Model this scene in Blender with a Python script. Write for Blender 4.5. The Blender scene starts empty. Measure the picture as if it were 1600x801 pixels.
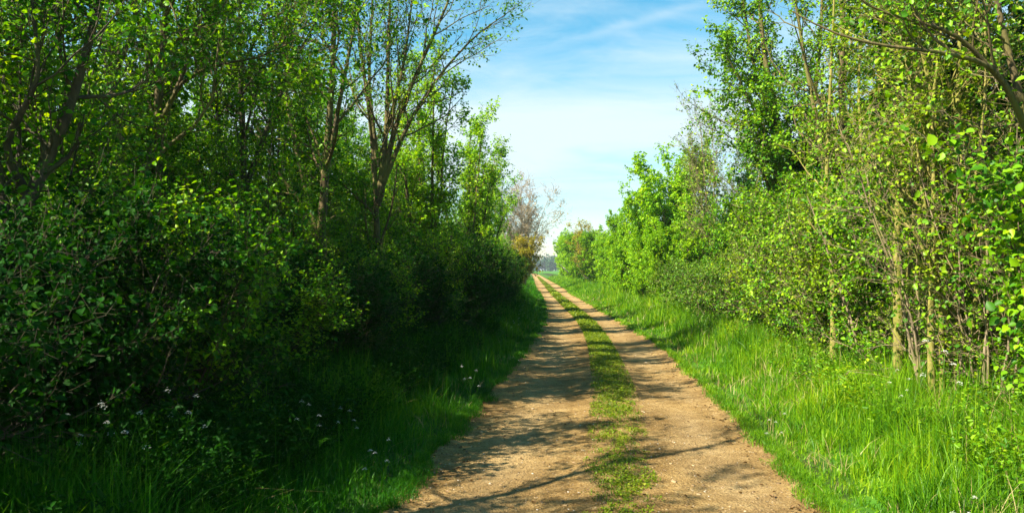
import bpy, math
import numpy as np
R = math.radians
C = bpy.data.collections.new("scene_collection")
bpy.context.scene.collection.children.link(C)
scene = bpy.context.scene

# ------------------------------------------------------------------ camera
F = 1244.0                      # focal length in pixels of a 1600 px wide frame
CAM_H = 1.65
cam_d = bpy.data.cameras.new("camera")
cam_d.lens = 28.0; cam_d.sensor_width = 36.0; cam_d.clip_end = 6000
cam = bpy.data.objects.new("camera", cam_d); C.objects.link(cam)
cam.location = (0, 0, CAM_H); cam.rotation_euler = (R(90.95), 0, 0)
scene.camera = cam

# ------------------------------------------------------------------ light
SUN_EL = R(45); SUN_DIR = np.array([0.88, 0.475])            # ground direction the shadows run
SUN_DIR /= np.linalg.norm(SUN_DIR)
sx, sy = -SUN_DIR
SKY_ROT = math.atan2(sx, sy)
sd = bpy.data.lights.new("sun", 'SUN'); sd.energy = 5.0; sd.angle = R(0.5); sd.color = (1.0, 0.92, 0.74)
sun = bpy.data.objects.new("sun", sd); C.objects.link(sun)
from mathutils import Vector
tdir = Vector((SUN_DIR[0]*math.cos(SUN_EL), SUN_DIR[1]*math.cos(SUN_EL), -math.sin(SUN_EL)))
sun.rotation_euler = tdir.to_track_quat('-Z', 'Y').to_euler()
sun.location = (-20, -10, 30)
scene.view_settings.view_transform = 'Standard'
scene.view_settings.look = 'None'
scene.view_settings.gamma = 1.0
scene.view_settings.exposure = 1.62
scene.cycles.max_bounces = 6
scene.cycles.diffuse_bounces = 3
scene.cycles.transmission_bounces = 4
scene.cycles.glossy_bounces = 2
scene.cycles.caustics_reflective = False
scene.cycles.caustics_refractive = False

world = bpy.data.worlds.new("World"); scene.world = world; world.use_nodes = True

def build_world():
    nt = world.node_tree; N = nt.nodes; L = nt.links; N.clear()
    out = N.new('ShaderNodeOutputWorld'); bg = N.new('ShaderNodeBackground')
    sky = N.new('ShaderNodeTexSky'); sky.sky_type = 'NISHITA'; sky.sun_disc = False
    sky.sun_elevation = SUN_EL; sky.sun_rotation = SKY_ROT
    sky.air_density = 1.0; sky.dust_density = 0.4; sky.ozone_density = 2.2; sky.altitude = 0
    hs = N.new('ShaderNodeHueSaturation'); hs.inputs['Saturation'].default_value = 1.45; hs.inputs['Hue'].default_value = 0.472
    hs.inputs['Value'].default_value = 1.32
    L.new(sky.outputs[0], hs.inputs['Color'])
    tc = N.new('ShaderNodeTexCoord'); sep = N.new('ShaderNodeSeparateXYZ'); L.new(tc.outputs['Generated'], sep.inputs[0])
    def m(op, a, b=None, c=None):
        n = N.new('ShaderNodeMath'); n.operation = op
        for i, v in enumerate((a, b, c)):
            if v is None: continue
            if isinstance(v, (int, float)): n.inputs[i].default_value = v
            else: L.new(v, n.inputs[i])
        return n.outputs[0]
    z = m('MAXIMUM', sep.outputs[2], 0.02)
    zz = m('ADD', z, 0.10)
    u = m('DIVIDE', sep.outputs[0], zz); v = m('DIVIDE', sep.outputs[1], zz)
    comb = N.new('ShaderNodeCombineXYZ'); L.new(u, comb.inputs[0]); L.new(v, comb.inputs[1])
    mp = N.new('ShaderNodeMapping'); mp.inputs['Rotation'].default_value = (0, 0, R(-28)); mp.inputs['Scale'].default_value = (0.6, 0.95, 1)
    mp.inputs['Location'].default_value = (3.1, 1.4, 0)
    L.new(comb.outputs[0], mp.inputs[0])
    n1 = N.new('ShaderNodeTexNoise'); n1.inputs['Scale'].default_value = 0.75; n1.inputs['Detail'].default_value = 7; n1.inputs['Roughness'].default_value = 0.55; n1.inputs['Distortion'].default_value = 0.5
    L.new(mp.outputs[0], n1.inputs['Vector'])
    n2 = N.new('ShaderNodeTexNoise'); n2.inputs['Scale'].default_value = 3.2; n2.inputs['Detail'].default_value = 6; n2.inputs['Roughness'].default_value = 0.6; n2.inputs['Distortion'].default_value = 0.8
    L.new(mp.outputs[0], n2.inputs['Vector'])
    s = m('ADD', m('MULTIPLY', n1.outputs[0], 1.25), m('MULTIPLY', n2.outputs[0], 0.45)); s = m('SUBTRACT', s, 0.40)
    # the broad bank of cirrus stands above the lane, thinning out towards the zenith and the horizon
    def gauss(x, c, w): 
        d = m('DIVIDE', m('SUBTRACT', x, c), w); return m('EXPONENT', m('MULTIPLY', m('MULTIPLY', d, d), -1.0))
    bank = m('MULTIPLY', gauss(sep.outputs[2], 0.165, 0.095), 0.50)
    s2 = m('ADD', s, bank)
    mr = N.new('ShaderNodeMapRange'); mr.interpolation_type = 'SMOOTHSTEP'
    mr.inputs['From Min'].default_value = 0.42; mr.inputs['From Max'].default_value = 0.98; mr.inputs['To Max'].default_value = 0.95
    L.new(s2, mr.inputs['Value'])
    # a fading vapour trail: a great circle through two directions
    def dirpx(px, py):
        d = np.array([(px-800)/F, 1.0, (420-py)/F]); return d/np.linalg.norm(d)
    a, b = dirpx(905, 56), dirpx(1085, 6); nrm = np.cross(a, b); nrm /= np.linalg.norm(nrm)
    dt = N.new('ShaderNodeVectorMath'); dt.operation = 'DOT_PRODUCT'; L.new(tc.outputs['Generated'], dt.inputs[0]); dt.inputs[1].default_value = tuple(nrm)
    wob = m('MULTIPLY', m('SUBTRACT', n2.outputs[0], 0.5), 0.02)
    dist = m('ADD', dt.outputs['Value'], wob)
    trail = m('MULTIPLY', gauss(dist, 0.0, 0.006), gauss(sep.outputs[0], 0.15, 0.10))
    trail = m('MULTIPLY', trail, 0.22)
    cov = m('MINIMUM', m('ADD', mr.outputs[0], trail), 1.0)
    mix = N.new('ShaderNodeMix'); mix.data_type = 'RGBA'; L.new(cov, mix.inputs[0]); L.new(hs.outputs[0], mix.inputs[6])
    mix.inputs[7].default_value = (5.6, 6.6, 7.0, 1)
    L.new(mix.outputs[2], bg.inputs['Color']); bg.inputs['Strength'].default_value = SKY_STRENGTH
    L.new(bg.outputs[0], out.inputs[0])
SKY_STRENGTH = 0.051
build_world()

# ------------------------------------------------------------------ numeric helpers
rng = np.random.default_rng(11)
def reseed(s):
    global rng
    rng = np.random.default_rng(s)
def nrm(v): return v/np.maximum(np.linalg.norm(v, axis=-1, keepdims=True), 1e-9)
def _h(i, j, s): 
    n = (i*374761393 + j*668265263 + s*1442695041) & 0xffffffff
    n = ((n ^ (n >> 13))*1274126177) & 0xffffffff
    return ((n ^ (n >> 16)) & 0xffff)/65535.0
def vnoise(x, y, s=0):
    xi = np.floor(x).astype(np.int64); yi = np.floor(y).astype(np.int64); fx = x-xi; fy = y-yi
    fx = fx*fx*(3-2*fx); fy = fy*fy*(3-2*fy)
    a = _h(xi, yi, s); b = _h(xi+1, yi, s); c = _h(xi, yi+1, s); d = _h(xi+1, yi+1, s)
    return a*(1-fx)*(1-fy)+b*fx*(1-fy)+c*(1-fx)*fy+d*fx*fy
def fbm(x, y, s=0): return .5*vnoise(x, y, s)+.3*vnoise(x*2.1, y*2.1, s+1)+.2*vnoise(x*4.3, y*4.3, s+2)
def P(px, py, d): return np.array([(px-800)/F*d, d, CAM_H+(420-py)/F*d])

def mesh_from(name, V, Q, attrs=None):
    V = np.ascontiguousarray(V, dtype=np.float32); Q = np.ascontiguousarray(Q, dtype=np.int32)
    me = bpy.data.meshes.new(name)
    me.vertices.add(len(V)); me.vertices.foreach_set('co', V.ravel())
    me.loops.add(Q.size); me.loops.foreach_set('vertex_index', Q.ravel())
    me.polygons.add(len(Q)); me.polygons.foreach_set('loop_start', np.arange(0, Q.size, Q.shape[1], dtype=np.int32))
    for k, a in (attrs or {}).items():
        at = me.attributes.new(k, 'FLOAT', 'POINT'); at.data.foreach_set('value', np.ascontiguousarray(a, dtype=np.float32))
    me.update(calc_edges=True)
    return me
class Bag:                                   # collects quads of one mesh
    def __init__(s): s.V = []; s.Q = []; s.A = []; s.n = 0
    def add(s, V, Q, A=None):
        if len(V) == 0: return
        s.V.append(V); s.Q.append(Q+s.n); s.A.append(np.zeros(len(V)) if A is None else A); s.n += len(V)
    def mesh(s, name, mat, smooth=False):
        me = mesh_from(name, np.concatenate(s.V), np.concatenate(s.Q), {'rnd': np.concatenate(s.A)})
        me.materials.append(mat)
        if smooth: me.polygons.foreach_set('use_smooth', np.ones(len(me.polygons), dtype=bool))
        return me
def link(name, me, parent=None, loc=(0, 0, 0)):
    o = bpy.data.objects.new(name, me); C.objects.link(o); o.location = loc
    if parent is not None: o.parent = parent
    return o
def tag(o, label=None, cat=None, group=None, kind=None):
    for k, v in (('label', label), ('category', cat), ('group', group), ('kind', kind)):
        if v: o[k] = v
    return o
def empty(name, loc, label, cat, group=None):
    o = bpy.data.objects.new(name, None); C.objects.link(o); o.location = loc; o.empty_display_size = .3
    return tag(o, label, cat, group)
def dup(root, loc, rot, scale, label=None, group=None):
    r = root.copy(); C.objects.link(r); r.location = loc; r.rotation_euler = (0, 0, rot)
    r.scale = (scale,)*3 if isinstance(scale, (int, float)) else scale
    if label: r['label'] = label
    if group: r['group'] = group
    for ch in list(root.children):
        c = ch.copy(); C.objects.link(c); c.parent = r
        for g in ch.children:
            d = g.copy(); C.objects.link(d); d.parent = c
    return r

def tubes(Pt, Rd, S=5, bumps=0.0):           # Pt [N,K,3], Rd [N,K]
    N, K, _ = Pt.shape
    T = np.empty_like(Pt); T[:, 1:-1] = Pt[:, 2:]-Pt[:, :-2]; T[:, 0] = Pt[:, 1]-Pt[:, 0]; T[:, -1] = Pt[:, -1]-Pt[:, -2]
    T = nrm(T); ref = np.where(np.abs(T[..., 2:3]) > .9, np.array([1., 0, 0]), np.array([0, 0, 1.]))
    # one reference per tube keeps the rings from twisting
    ref = np.repeat(np.where(np.abs(T.mean(1)[:, 2:3]) > .8, np.array([1., 0.2, 0]), np.array([0, 0.1, 1.]))[:, None], K, 1)
    A = nrm(np.cross(T, ref)); B = np.cross(T, A)
    ang = np.arange(S)*2*math.pi/S
    rr = Rd[:, :, None]*np.ones(S)
    if bumps: rr = rr*(1+bumps*(rng.random(rr.shape)-.5))
    V = Pt[:, :, None]+rr[..., None]*(np.cos(ang)[:, None]*A[:, :, None]+np.sin(ang)[:, None]*B[:, :, None])
    V = V.reshape(-1, 3)
    n = np.arange(N)[:, None, None]*K*S; k = np.arange(K-1)[None, :, None]*S; s = np.arange(S)[None, None]; s1 = (s+1) % S
    Q = np.stack([n+k+s, n+k+s1, n+k+S+s1, n+k+S+s], -1).reshape(-1, 4)
    return V, Q, np.repeat(rng.random(N), K*S)

def lerp_on(Pt, t):                          # Pt [M,K,*], t[M] in 0..1
    K = Pt.shape[1]; f = np.clip(t, 0, .9999)*(K-1); i = f.astype(int); w = (f-i)
    m = np.arange(len(t)); a = Pt[m, i]; b = Pt[m, i+1]
    if Pt.ndim == 3: w = w[:, None]
    return a*(1-w)+b*w
def spawn(Pt, Rd, n, t0, t1, L, ang, K=5, up=.25, curl=.25, fall=.5, rs=.55, rmin=.0015, jit=.35, bias=None, angj=.25):
    N = len(Pt); M = N*n
    idx = np.repeat(np.arange(N), n)
    t = (np.tile(np.arange(n), N)+rng.random(M))/n; t = t0+(t1-t0)*t
    p = lerp_on(Pt[idx], t); e = .02
    tan = nrm(lerp_on(Pt[idx], np.minimum(t+e, 1))-lerp_on(Pt[idx], np.maximum(t-e, 0)))
    r0 = np.maximum(lerp_on(Rd[idx], t)*rs, rmin)
    ref = nrm(rng.normal(size=(M, 3))); s = nrm(np.cross(tan, ref))
    if bias is not None: s = nrm(s+np.asarray(bias)); s = nrm(s-tan*(s*tan).sum(-1, keepdims=True))
    a = ang+angj*rng.normal(size=M)
    d = nrm(np.cos(a)[:, None]*tan+np.sin(a)[:, None]*s)
    ln = L*(1-fall*(t-t0)/max(t1-t0, 1e-6))*(1+jit*rng.normal(size=M)); ln = np.clip(ln, .25*L, 1.8*L)
    out = np.empty((M, K, 3)); out[:, 0] = p
    for k in range(1, K):
        d = nrm(d+np.array([0, 0, up])/K*2+curl*rng.normal(size=(M, 3))*.5)
        out[:, k] = out[:, k-1]+d*(ln/(K-1))[:, None]
    rad = r0[:, None]*np.linspace(1, .35, K)[None]
    return out, np.maximum(rad, rmin*.7)

def leaves(p, axis, normal, size, wr=.75, fold=.12):
    if np.mean(size) > .052 and np.mean(size) < .1 and HI[0]: return round_leaves(p, axis, normal, size, wr, fold)
    M = len(p); a = nrm(axis); s = nrm(np.cross(a, normal)); n = np.cross(s, a)
    L = (size*np.ones(M))[:, None]; W = L*wr; f = L*fold
    V = np.stack([p, p+a*L*.28+s*W*.46+n*f, p+a*L*.68+s*W*.40+n*f*.8, p+a*L-n*L*.14, p+a*L*.68-s*W*.40+n*f*.8, p+a*L*.28-s*W*.46+n*f], 1).reshape(-1, 3)
    b = (np.arange(M)*6)[:, None]
    Q = np.concatenate([b+np.array([[0, 1, 2, 3]]), b+np.array([[0, 3, 4, 5]])])
    return V, Q, np.repeat(rng.random(M), 6)
HI = [True]
def round_leaves(p, axis, normal, size, wr, fold):
    M = len(p); a = nrm(axis); s = nrm(np.cross(a, normal)); n = np.cross(s, a)
    L = (size*np.ones(M))[:, None]; W = L*wr; f = L*fold
    q = lambda x, y, z: p+a*L*x+s*W*y+n*f*z
    V = np.stack([q(0, 0, 0), q(.12, .30, 1), q(.40, .50, 1.2), q(.72, .36, .6), q(1.02, 0, -1.2), q(.5, 0, 0), q(.72, -.36, .6), q(.40, -.50, 1.2), q(.12, -.30, 1)], 1).reshape(-1, 3)
    b = (np.arange(M)*9)[:, None]
    Q = np.concatenate([b+np.array([k]) for k in ([0, 1, 2, 5], [5, 2, 3, 4], [5, 4, 6, 7], [0, 5, 7, 8])])
    return V, Q, np.repeat(rng.random(M), 9)
def leaf_out(bag, Pt, per, size, t0=.1, wr=.75, droop=.25, keep=None, jit=.3, spread=.02):
    """leaves set along twigs, blades turned to the light"""
    N = len(Pt); 
    if N == 0: return
    M = N*per; idx = np.repeat(np.arange(N), per); t = t0+(1-t0)*(np.tile(np.arange(per), N)+rng.random(M))/per
    p = lerp_on(Pt[idx], t); tan = nrm(lerp_on(Pt[idx], np.minimum(t+.05, 1))-lerp_on(Pt[idx], np.maximum(t-.05, 0)))
    rnd = rng.normal(size=(M, 3)); side = nrm(np.cross(tan, rnd))
    ax = nrm(tan*.5+side*1.0+np.array([0, 0, -droop]))
    nn = nrm(np.array([-.25, -.12, 1.0])+rng.normal(size=(M, 3))*.55)
    p = p+ax*spread+rng.normal(size=(M, 3))*spread*.6
    sz = size*np.clip(1+jit*rng.normal(size=M), .4, 1.7)
    if keep is not None:
        k = keep(p); p, ax, nn, sz = p[k], ax[k], nn[k], sz[k]
    bag.add(*leaves(p, ax, nn, sz, wr))

# ------------------------------------------------------------------ materials
def newmat(name):
    m = bpy.data.materials.new(name); m.use_nodes = True; nt = m.node_tree; nt.nodes.clear()
    return m, nt, nt.nodes, nt.links
def ramp(N, stops):
    r = N.new('ShaderNodeValToRGB'); e = r.color_ramp.elements
    while len(e) < len(stops): e.new(.5)
    for k, (p, c) in enumerate(stops): e[k].position = p; e[k].color = (*c, 1)
    return r
def leaf_mat(name, cols, trans=.42, rough=.45, tcol=(1.6, 1.35, .35), clump=1.2, spec=.22):
    m, nt, N, L = newmat(name)
    out = N.new('ShaderNodeOutputMaterial'); at = N.new('ShaderNodeAttribute'); at.attribute_name = 'rnd'
    tc = N.new('ShaderNodeTexCoord'); no = N.new('ShaderNodeTexNoise'); no.inputs['Scale'].default_value = clump; no.inputs['Detail'].default_value = 2
    L.new(tc.outputs['Object'], no.inputs['Vector'])
    ma = N.new('ShaderNodeMath'); ma.operation = 'MULTIPLY_ADD'; L.new(no.outputs[0], ma.inputs[0]); ma.inputs[1].default_value = 1.1; ma.inputs[2].default_value = -.25
    mb = N.new('ShaderNodeMath'); mb.operation = 'MULTIPLY_ADD'; L.new(at.outputs['Fac'], mb.inputs[0]); mb.inputs[1].default_value = .6; L.new(ma.outputs[0], mb.inputs[2])
    mc = N.new('ShaderNodeMath'); mc.operation = 'MULTIPLY'; L.new(mb.outputs[0], mc.inputs[0]); mc.inputs[1].default_value = .85
    r = ramp(N, [(i/(len(cols)-1), c) for i, c in enumerate(cols)]); L.new(mc.outputs[0], r.inputs[0])
    pb = N.new('ShaderNodeBsdfPrincipled'); pb.inputs['Roughness'].default_value = rough; pb.inputs['Specular IOR Level'].default_value = spec
    L.new(r.outputs[0], pb.inputs['Base Color'])
    tr = N.new('ShaderNodeBsdfTranslucent'); mx = N.new('ShaderNodeMix'); mx.data_type = 'RGBA'; mx.blend_type = 'MULTIPLY'; mx.inputs[0].default_value = 1
    L.new(r.outputs[0], mx.inputs[6]); mx.inputs[7].default_value = (*tcol, 1); L.new(mx.outputs[2], tr.inputs['Color'])
    ms = N.new('ShaderNodeMixShader'); ms.inputs[0].default_value = trans; L.new(pb.outputs[0], ms.inputs[1]); L.new(tr.outputs[0], ms.inputs[2])
    L.new(ms.outputs[0], out.inputs[0]); return m
def bark_mat(name, c1, c2, c3, scale=9, moss=None):
    m, nt, N, L = newmat(name)
    out = N.new('ShaderNodeOutputMaterial'); pb = N.new('ShaderNodeBsdfPrincipled'); pb.inputs['Roughness'].default_value = .85
    tc = N.new('ShaderNodeTexCoord'); mp = N.new('ShaderNodeMapping'); mp.inputs['Scale'].default_value = (1, 1, .3); L.new(tc.outputs['Object'], mp.inputs[0])
    no = N.new('ShaderNodeTexNoise'); no.inputs['Scale'].default_value = scale*3; no.inputs['Detail'].default_value = 6; no.inputs['Roughness'].default_value = .7; L.new(mp.outputs[0], no.inputs['Vector'])
    r = ramp(N, [(.3, c1), (.52, c2), (.72, c3)]); L.new(no.outputs[0], r.inputs[0])
    no2 = N.new('ShaderNodeTexNoise'); no2.inputs['Scale'].default_value = 2.6; no2.inputs['Detail'].default_value = 4; L.new(tc.outputs['Object'], no2.inputs['Vector'])
    r2 = ramp(N, [(.45, (0, 0, 0)), (.62, (1, 1, 1))]); L.new(no2.outputs[0], r2.inputs[0])
    mx = N.new('ShaderNodeMix'); mx.data_type = 'RGBA'; L.new(r2.outputs[0], mx.inputs[0]); L.new(r.outputs[0], mx.inputs[6]); mx.inputs[7].default_value = (*(moss or c2), 1)
    L.new(mx.outputs[2], pb.inputs['Base Color'])
    bp = N.new('ShaderNodeBump'); bp.inputs['Strength'].default_value = .7; bp.inputs['Distance'].default_value = .012; L.new(no.outputs[0], bp.inputs['Height']); L.new(bp.outputs[0], pb.inputs['Normal'])
    L.new(pb.outputs[0], out.inputs[0]); return m
M_maple = leaf_mat('maple_leaf', [(.008, .045, .002), (.028, .14, .003), (.16, .36, .004), (.40, .53, .006)])
M_hazel = leaf_mat('hazel_leaf', [(.010, .055, .002), (.045, .165, .003), (.19, .38, .005), (.44, .56, .008)], trans=.3, tcol=(1.4, 1.2, .35))
M_bright = leaf_mat('sunlit_maple_leaf', [(.035, .15, .003), (.12, .31, .004), (.25, .46, .006), (.42, .56, .01)])  # maple ramp raised, sunlight on the crowns put into the leaf colour
M_shade = leaf_mat('shaded_leaf', [(.004, .026, .002), (.007, .045, .003), (.012, .07, .003), (.045, .125, .003)], trans=.3, spec=.07, rough=.6)  # leaf colour darkened to stand in for the shade of the hedge
M_olive = leaf_mat('bud_leaf', [(.015, .055, .002), (.06, .15, .003), (.22, .36, .005), (.42, .48, .01)], trans=.3, tcol=(1.4, 1.2, .35))
M_amber = leaf_mat('amber_leaf', [(.10, .12, .008), (.20, .19, .01), (.32, .27, .015), (.30, .36, .015)])
M_bramble = leaf_mat('bramble_leaf', [(.04, .05, .008), (.04, .13, .005), (.12, .25, .006), (.26, .30, .02)], trans=.3)
M_bud = leaf_mat('bud_scale', [(.20, .15, .10), (.30, .23, .16), (.38, .31, .22), (.30, .27, .12)], trans=.3)
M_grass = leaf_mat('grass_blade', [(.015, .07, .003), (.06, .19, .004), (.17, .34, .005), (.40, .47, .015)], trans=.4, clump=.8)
M_gshade = leaf_mat('shaded_grass_blade', [(.008, .058, .002), (.020, .115, .003), (.055, .20, .005), (.18, .33, .01)], trans=.4, clump=.8, spec=.12)  # darker copy of the grass ramp, carries the left verge's shade
M_strip = leaf_mat('track_grass_blade', [(.03, .07, .003), (.085, .155, .004), (.18, .25, .007), (.33, .33, .03)], trans=.3, clump=2.5)
M_bark = bark_mat('bark', (.022, .015, .007), (.10, .072, .026), (.27, .195, .07), moss=(.12, .11, .02))
M_barkd = bark_mat('dark_bark', (.02, .014, .008), (.05, .036, .018), (.11, .08, .038), moss=(.06, .058, .014))
M_twig = bark_mat('twig_bark', (.12, .085, .05), (.24, .18, .11), (.36, .28, .18), moss=(.24, .20, .08))
M_pink = bark_mat('budding_twig', (.20, .15, .11), (.30, .23, .17), (.40, .32, .25), moss=(.32, .26, .18))
M_moss = bark_mat('mossy_bark', (.08, .07, .015), (.22, .19, .04), (.36, .31, .09), moss=(.20, .20, .025))
M_dead = bark_mat('dead_wood', (.35, .3, .24), (.5, .44, .36), (.62, .56, .48), moss=(.45, .4, .33))

# ------------------------------------------------------------------ lane geometry (metres; y runs away from the camera)
def smooth_table(d, x):
    d = np.array(d, float); x = np.array(x, float); s = np.gradient(x, d)
    yy = np.concatenate([np.linspace(d[i], d[i+1], 24, endpoint=False) for i in range(len(d)-1)]+[[d[-1]]])
    i = np.clip(np.searchsorted(d, yy, side='right')-1, 0, len(d)-2); h = d[i+1]-d[i]; t = (yy-d[i])/h
    v = (2*t**3-3*t**2+1)*x[i]+(t**3-2*t**2+t)*h*s[i]+(-2*t**3+3*t**2)*x[i+1]+(t**3-t**2)*h*s[i+1]
    return yy, v
_D = [-12, 0, 5.4, 10.3, 17.1, 25.7, 34.2, 48.9, 85, 130, 195, 320]
_eL = smooth_table(_D, [-2.65, -1.43, -.88, -.34, .33, 1.02, 1.38, 1.77, 2.55, 3.6, 5.15, 7.6])
_eR = smooth_table(_D, [.58, 1.68, 2.18, 2.63, 3.15, 3.42, 3.62, 3.9, 4.85, 5.85, 7.3, 9.8])
_sL = smooth_table(_D, [-.95, .02, .52, 1.08, 1.68, 2.12, 2.30, 2.58, 3.45, 4.5, 6.05, 8.5])
_sR = smooth_table(_D, [-.45, .54, 1.0, 1.56, 2.12, 2.58, 2.78, 3.05, 3.95, 5.0, 6.5, 8.9])
edL = lambda y: np.interp(y, *_eL); edR = lambda y: np.interp(y, *_eR)
stL = lambda y: np.interp(y, *_sL); stR = lambda y: np.interp(y, *_sR)
def ground_z(x, y):
    x = np.asarray(x, float); y = np.asarray(y, float)
    ul = edL(y)-x; ur = x-edR(y); u = np.maximum(ul, ur)      # distance outside the track
    f = np.clip(u/1.6, 0, 1); f = f*f*(3-2*f)
    near = np.clip(1-np.abs(u)/40, 0, 1)
    z = .16*f+.07*(fbm(x*1.1, y*1.1, 5)-.5)*f*near
    inside = np.clip(-u/.25, 0, 1)
    return z-.05*inside-.30*np.clip((np.abs(u)-30)/200, 0, 1)

def grid_mesh(xs, ys, fz):
    X, Y = np.meshgrid(xs, ys); Z = fz(X, Y); V = np.stack([X, Y, Z], -1).reshape(-1, 3)
    nx, ny = len(xs), len(ys); i = np.arange(ny-1)[:, None]*nx; j = np.arange(nx-1)[None]
    Q = np.stack([i+j, i+j+1, i+j+nx+1, i+j+nx], -1).reshape(-1, 4); return V, Q

# ground sheet
def ground_material():
    m, nt, N, L = newmat('field_ground'); out = N.new('ShaderNodeOutputMaterial'); pb = N.new('ShaderNodeBsdfPrincipled'); pb.inputs['Roughness'].default_value = .95
    pb.inputs['Specular IOR Level'].default_value = .1
    g = N.new('ShaderNodeNewGeometry')
    n1 = N.new('ShaderNodeTexNoise'); n1.inputs['Scale'].default_value = 1.3; n1.inputs['Detail'].default_value = 8; L.new(g.outputs['Position'], n1.inputs['Vector'])
    n2 = N.new('ShaderNodeTexNoise'); n2.inputs['Scale'].default_value = 22; n2.inputs['Detail'].default_value = 6; L.new(g.outputs['Position'], n2.inputs['Vector'])
    grass = ramp(N, [(.3, (.03, .11, .008)), (.55, (.06, .18, .012)), (.75, (.10, .24, .02))]); L.new(n1.outputs[0], grass.inputs[0])
    soil = ramp(N, [(.3, (.018, .014, .008)), (.6, (.04, .04, .014)), (.8, (.09, .08, .03))]); L.new(n2.outputs[0], soil.inputs[0])
    at = N.new('ShaderNodeAttribute'); at.attribute_name = 'rnd'
    mx = N.new('ShaderNodeMix'); mx.data_type = 'RGBA'; L.new(at.outputs['Fac'], mx.inputs[0]); L.new(grass.outputs[0], mx.inputs[6]); L.new(soil.outputs[0], mx.inputs[7])
    L.new(mx.outputs[2], pb.inputs['Base Color'])
    bp = N.new('ShaderNodeBump'); bp.inputs['Distance'].default_value = .03; bp.inputs['Strength'].default_value = .6; L.new(n2.outputs[0], bp.inputs['Height']); L.new(bp.outputs[0], pb.inputs['Normal'])
    L.new(pb.outputs[0], out.inputs[0]); return m
gx = np.concatenate([-np.geomspace(3500, 16, 16), np.arange(-15, 20, .25), np.geomspace(21, 3500, 16)])
gy = np.concatenate([[-400, -100, -40], np.arange(-14, 60, .35), np.arange(60, 330, 3.), np.geomspace(335, 5000, 16)])
V, Q = grid_mesh(gx, gy, ground_z)
u = np.maximum(edL(V[:, 1])-V[:, 0], V[:, 0]-edR(V[:, 1]))
soilness = np.clip(1-np.abs(u-3.4)/3.2, 0, 1)**.7*(V[:, 1] < 330)
soilness = np.where(u < .3, .8, soilness)
me = mesh_from('ground', V, Q, {'rnd': soilness}); me.materials.append(ground_material())
me.polygons.foreach_set('use_smooth', np.ones(len(me.polygons), dtype=bool))
tag(link('ground', me), kind='structure')

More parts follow.
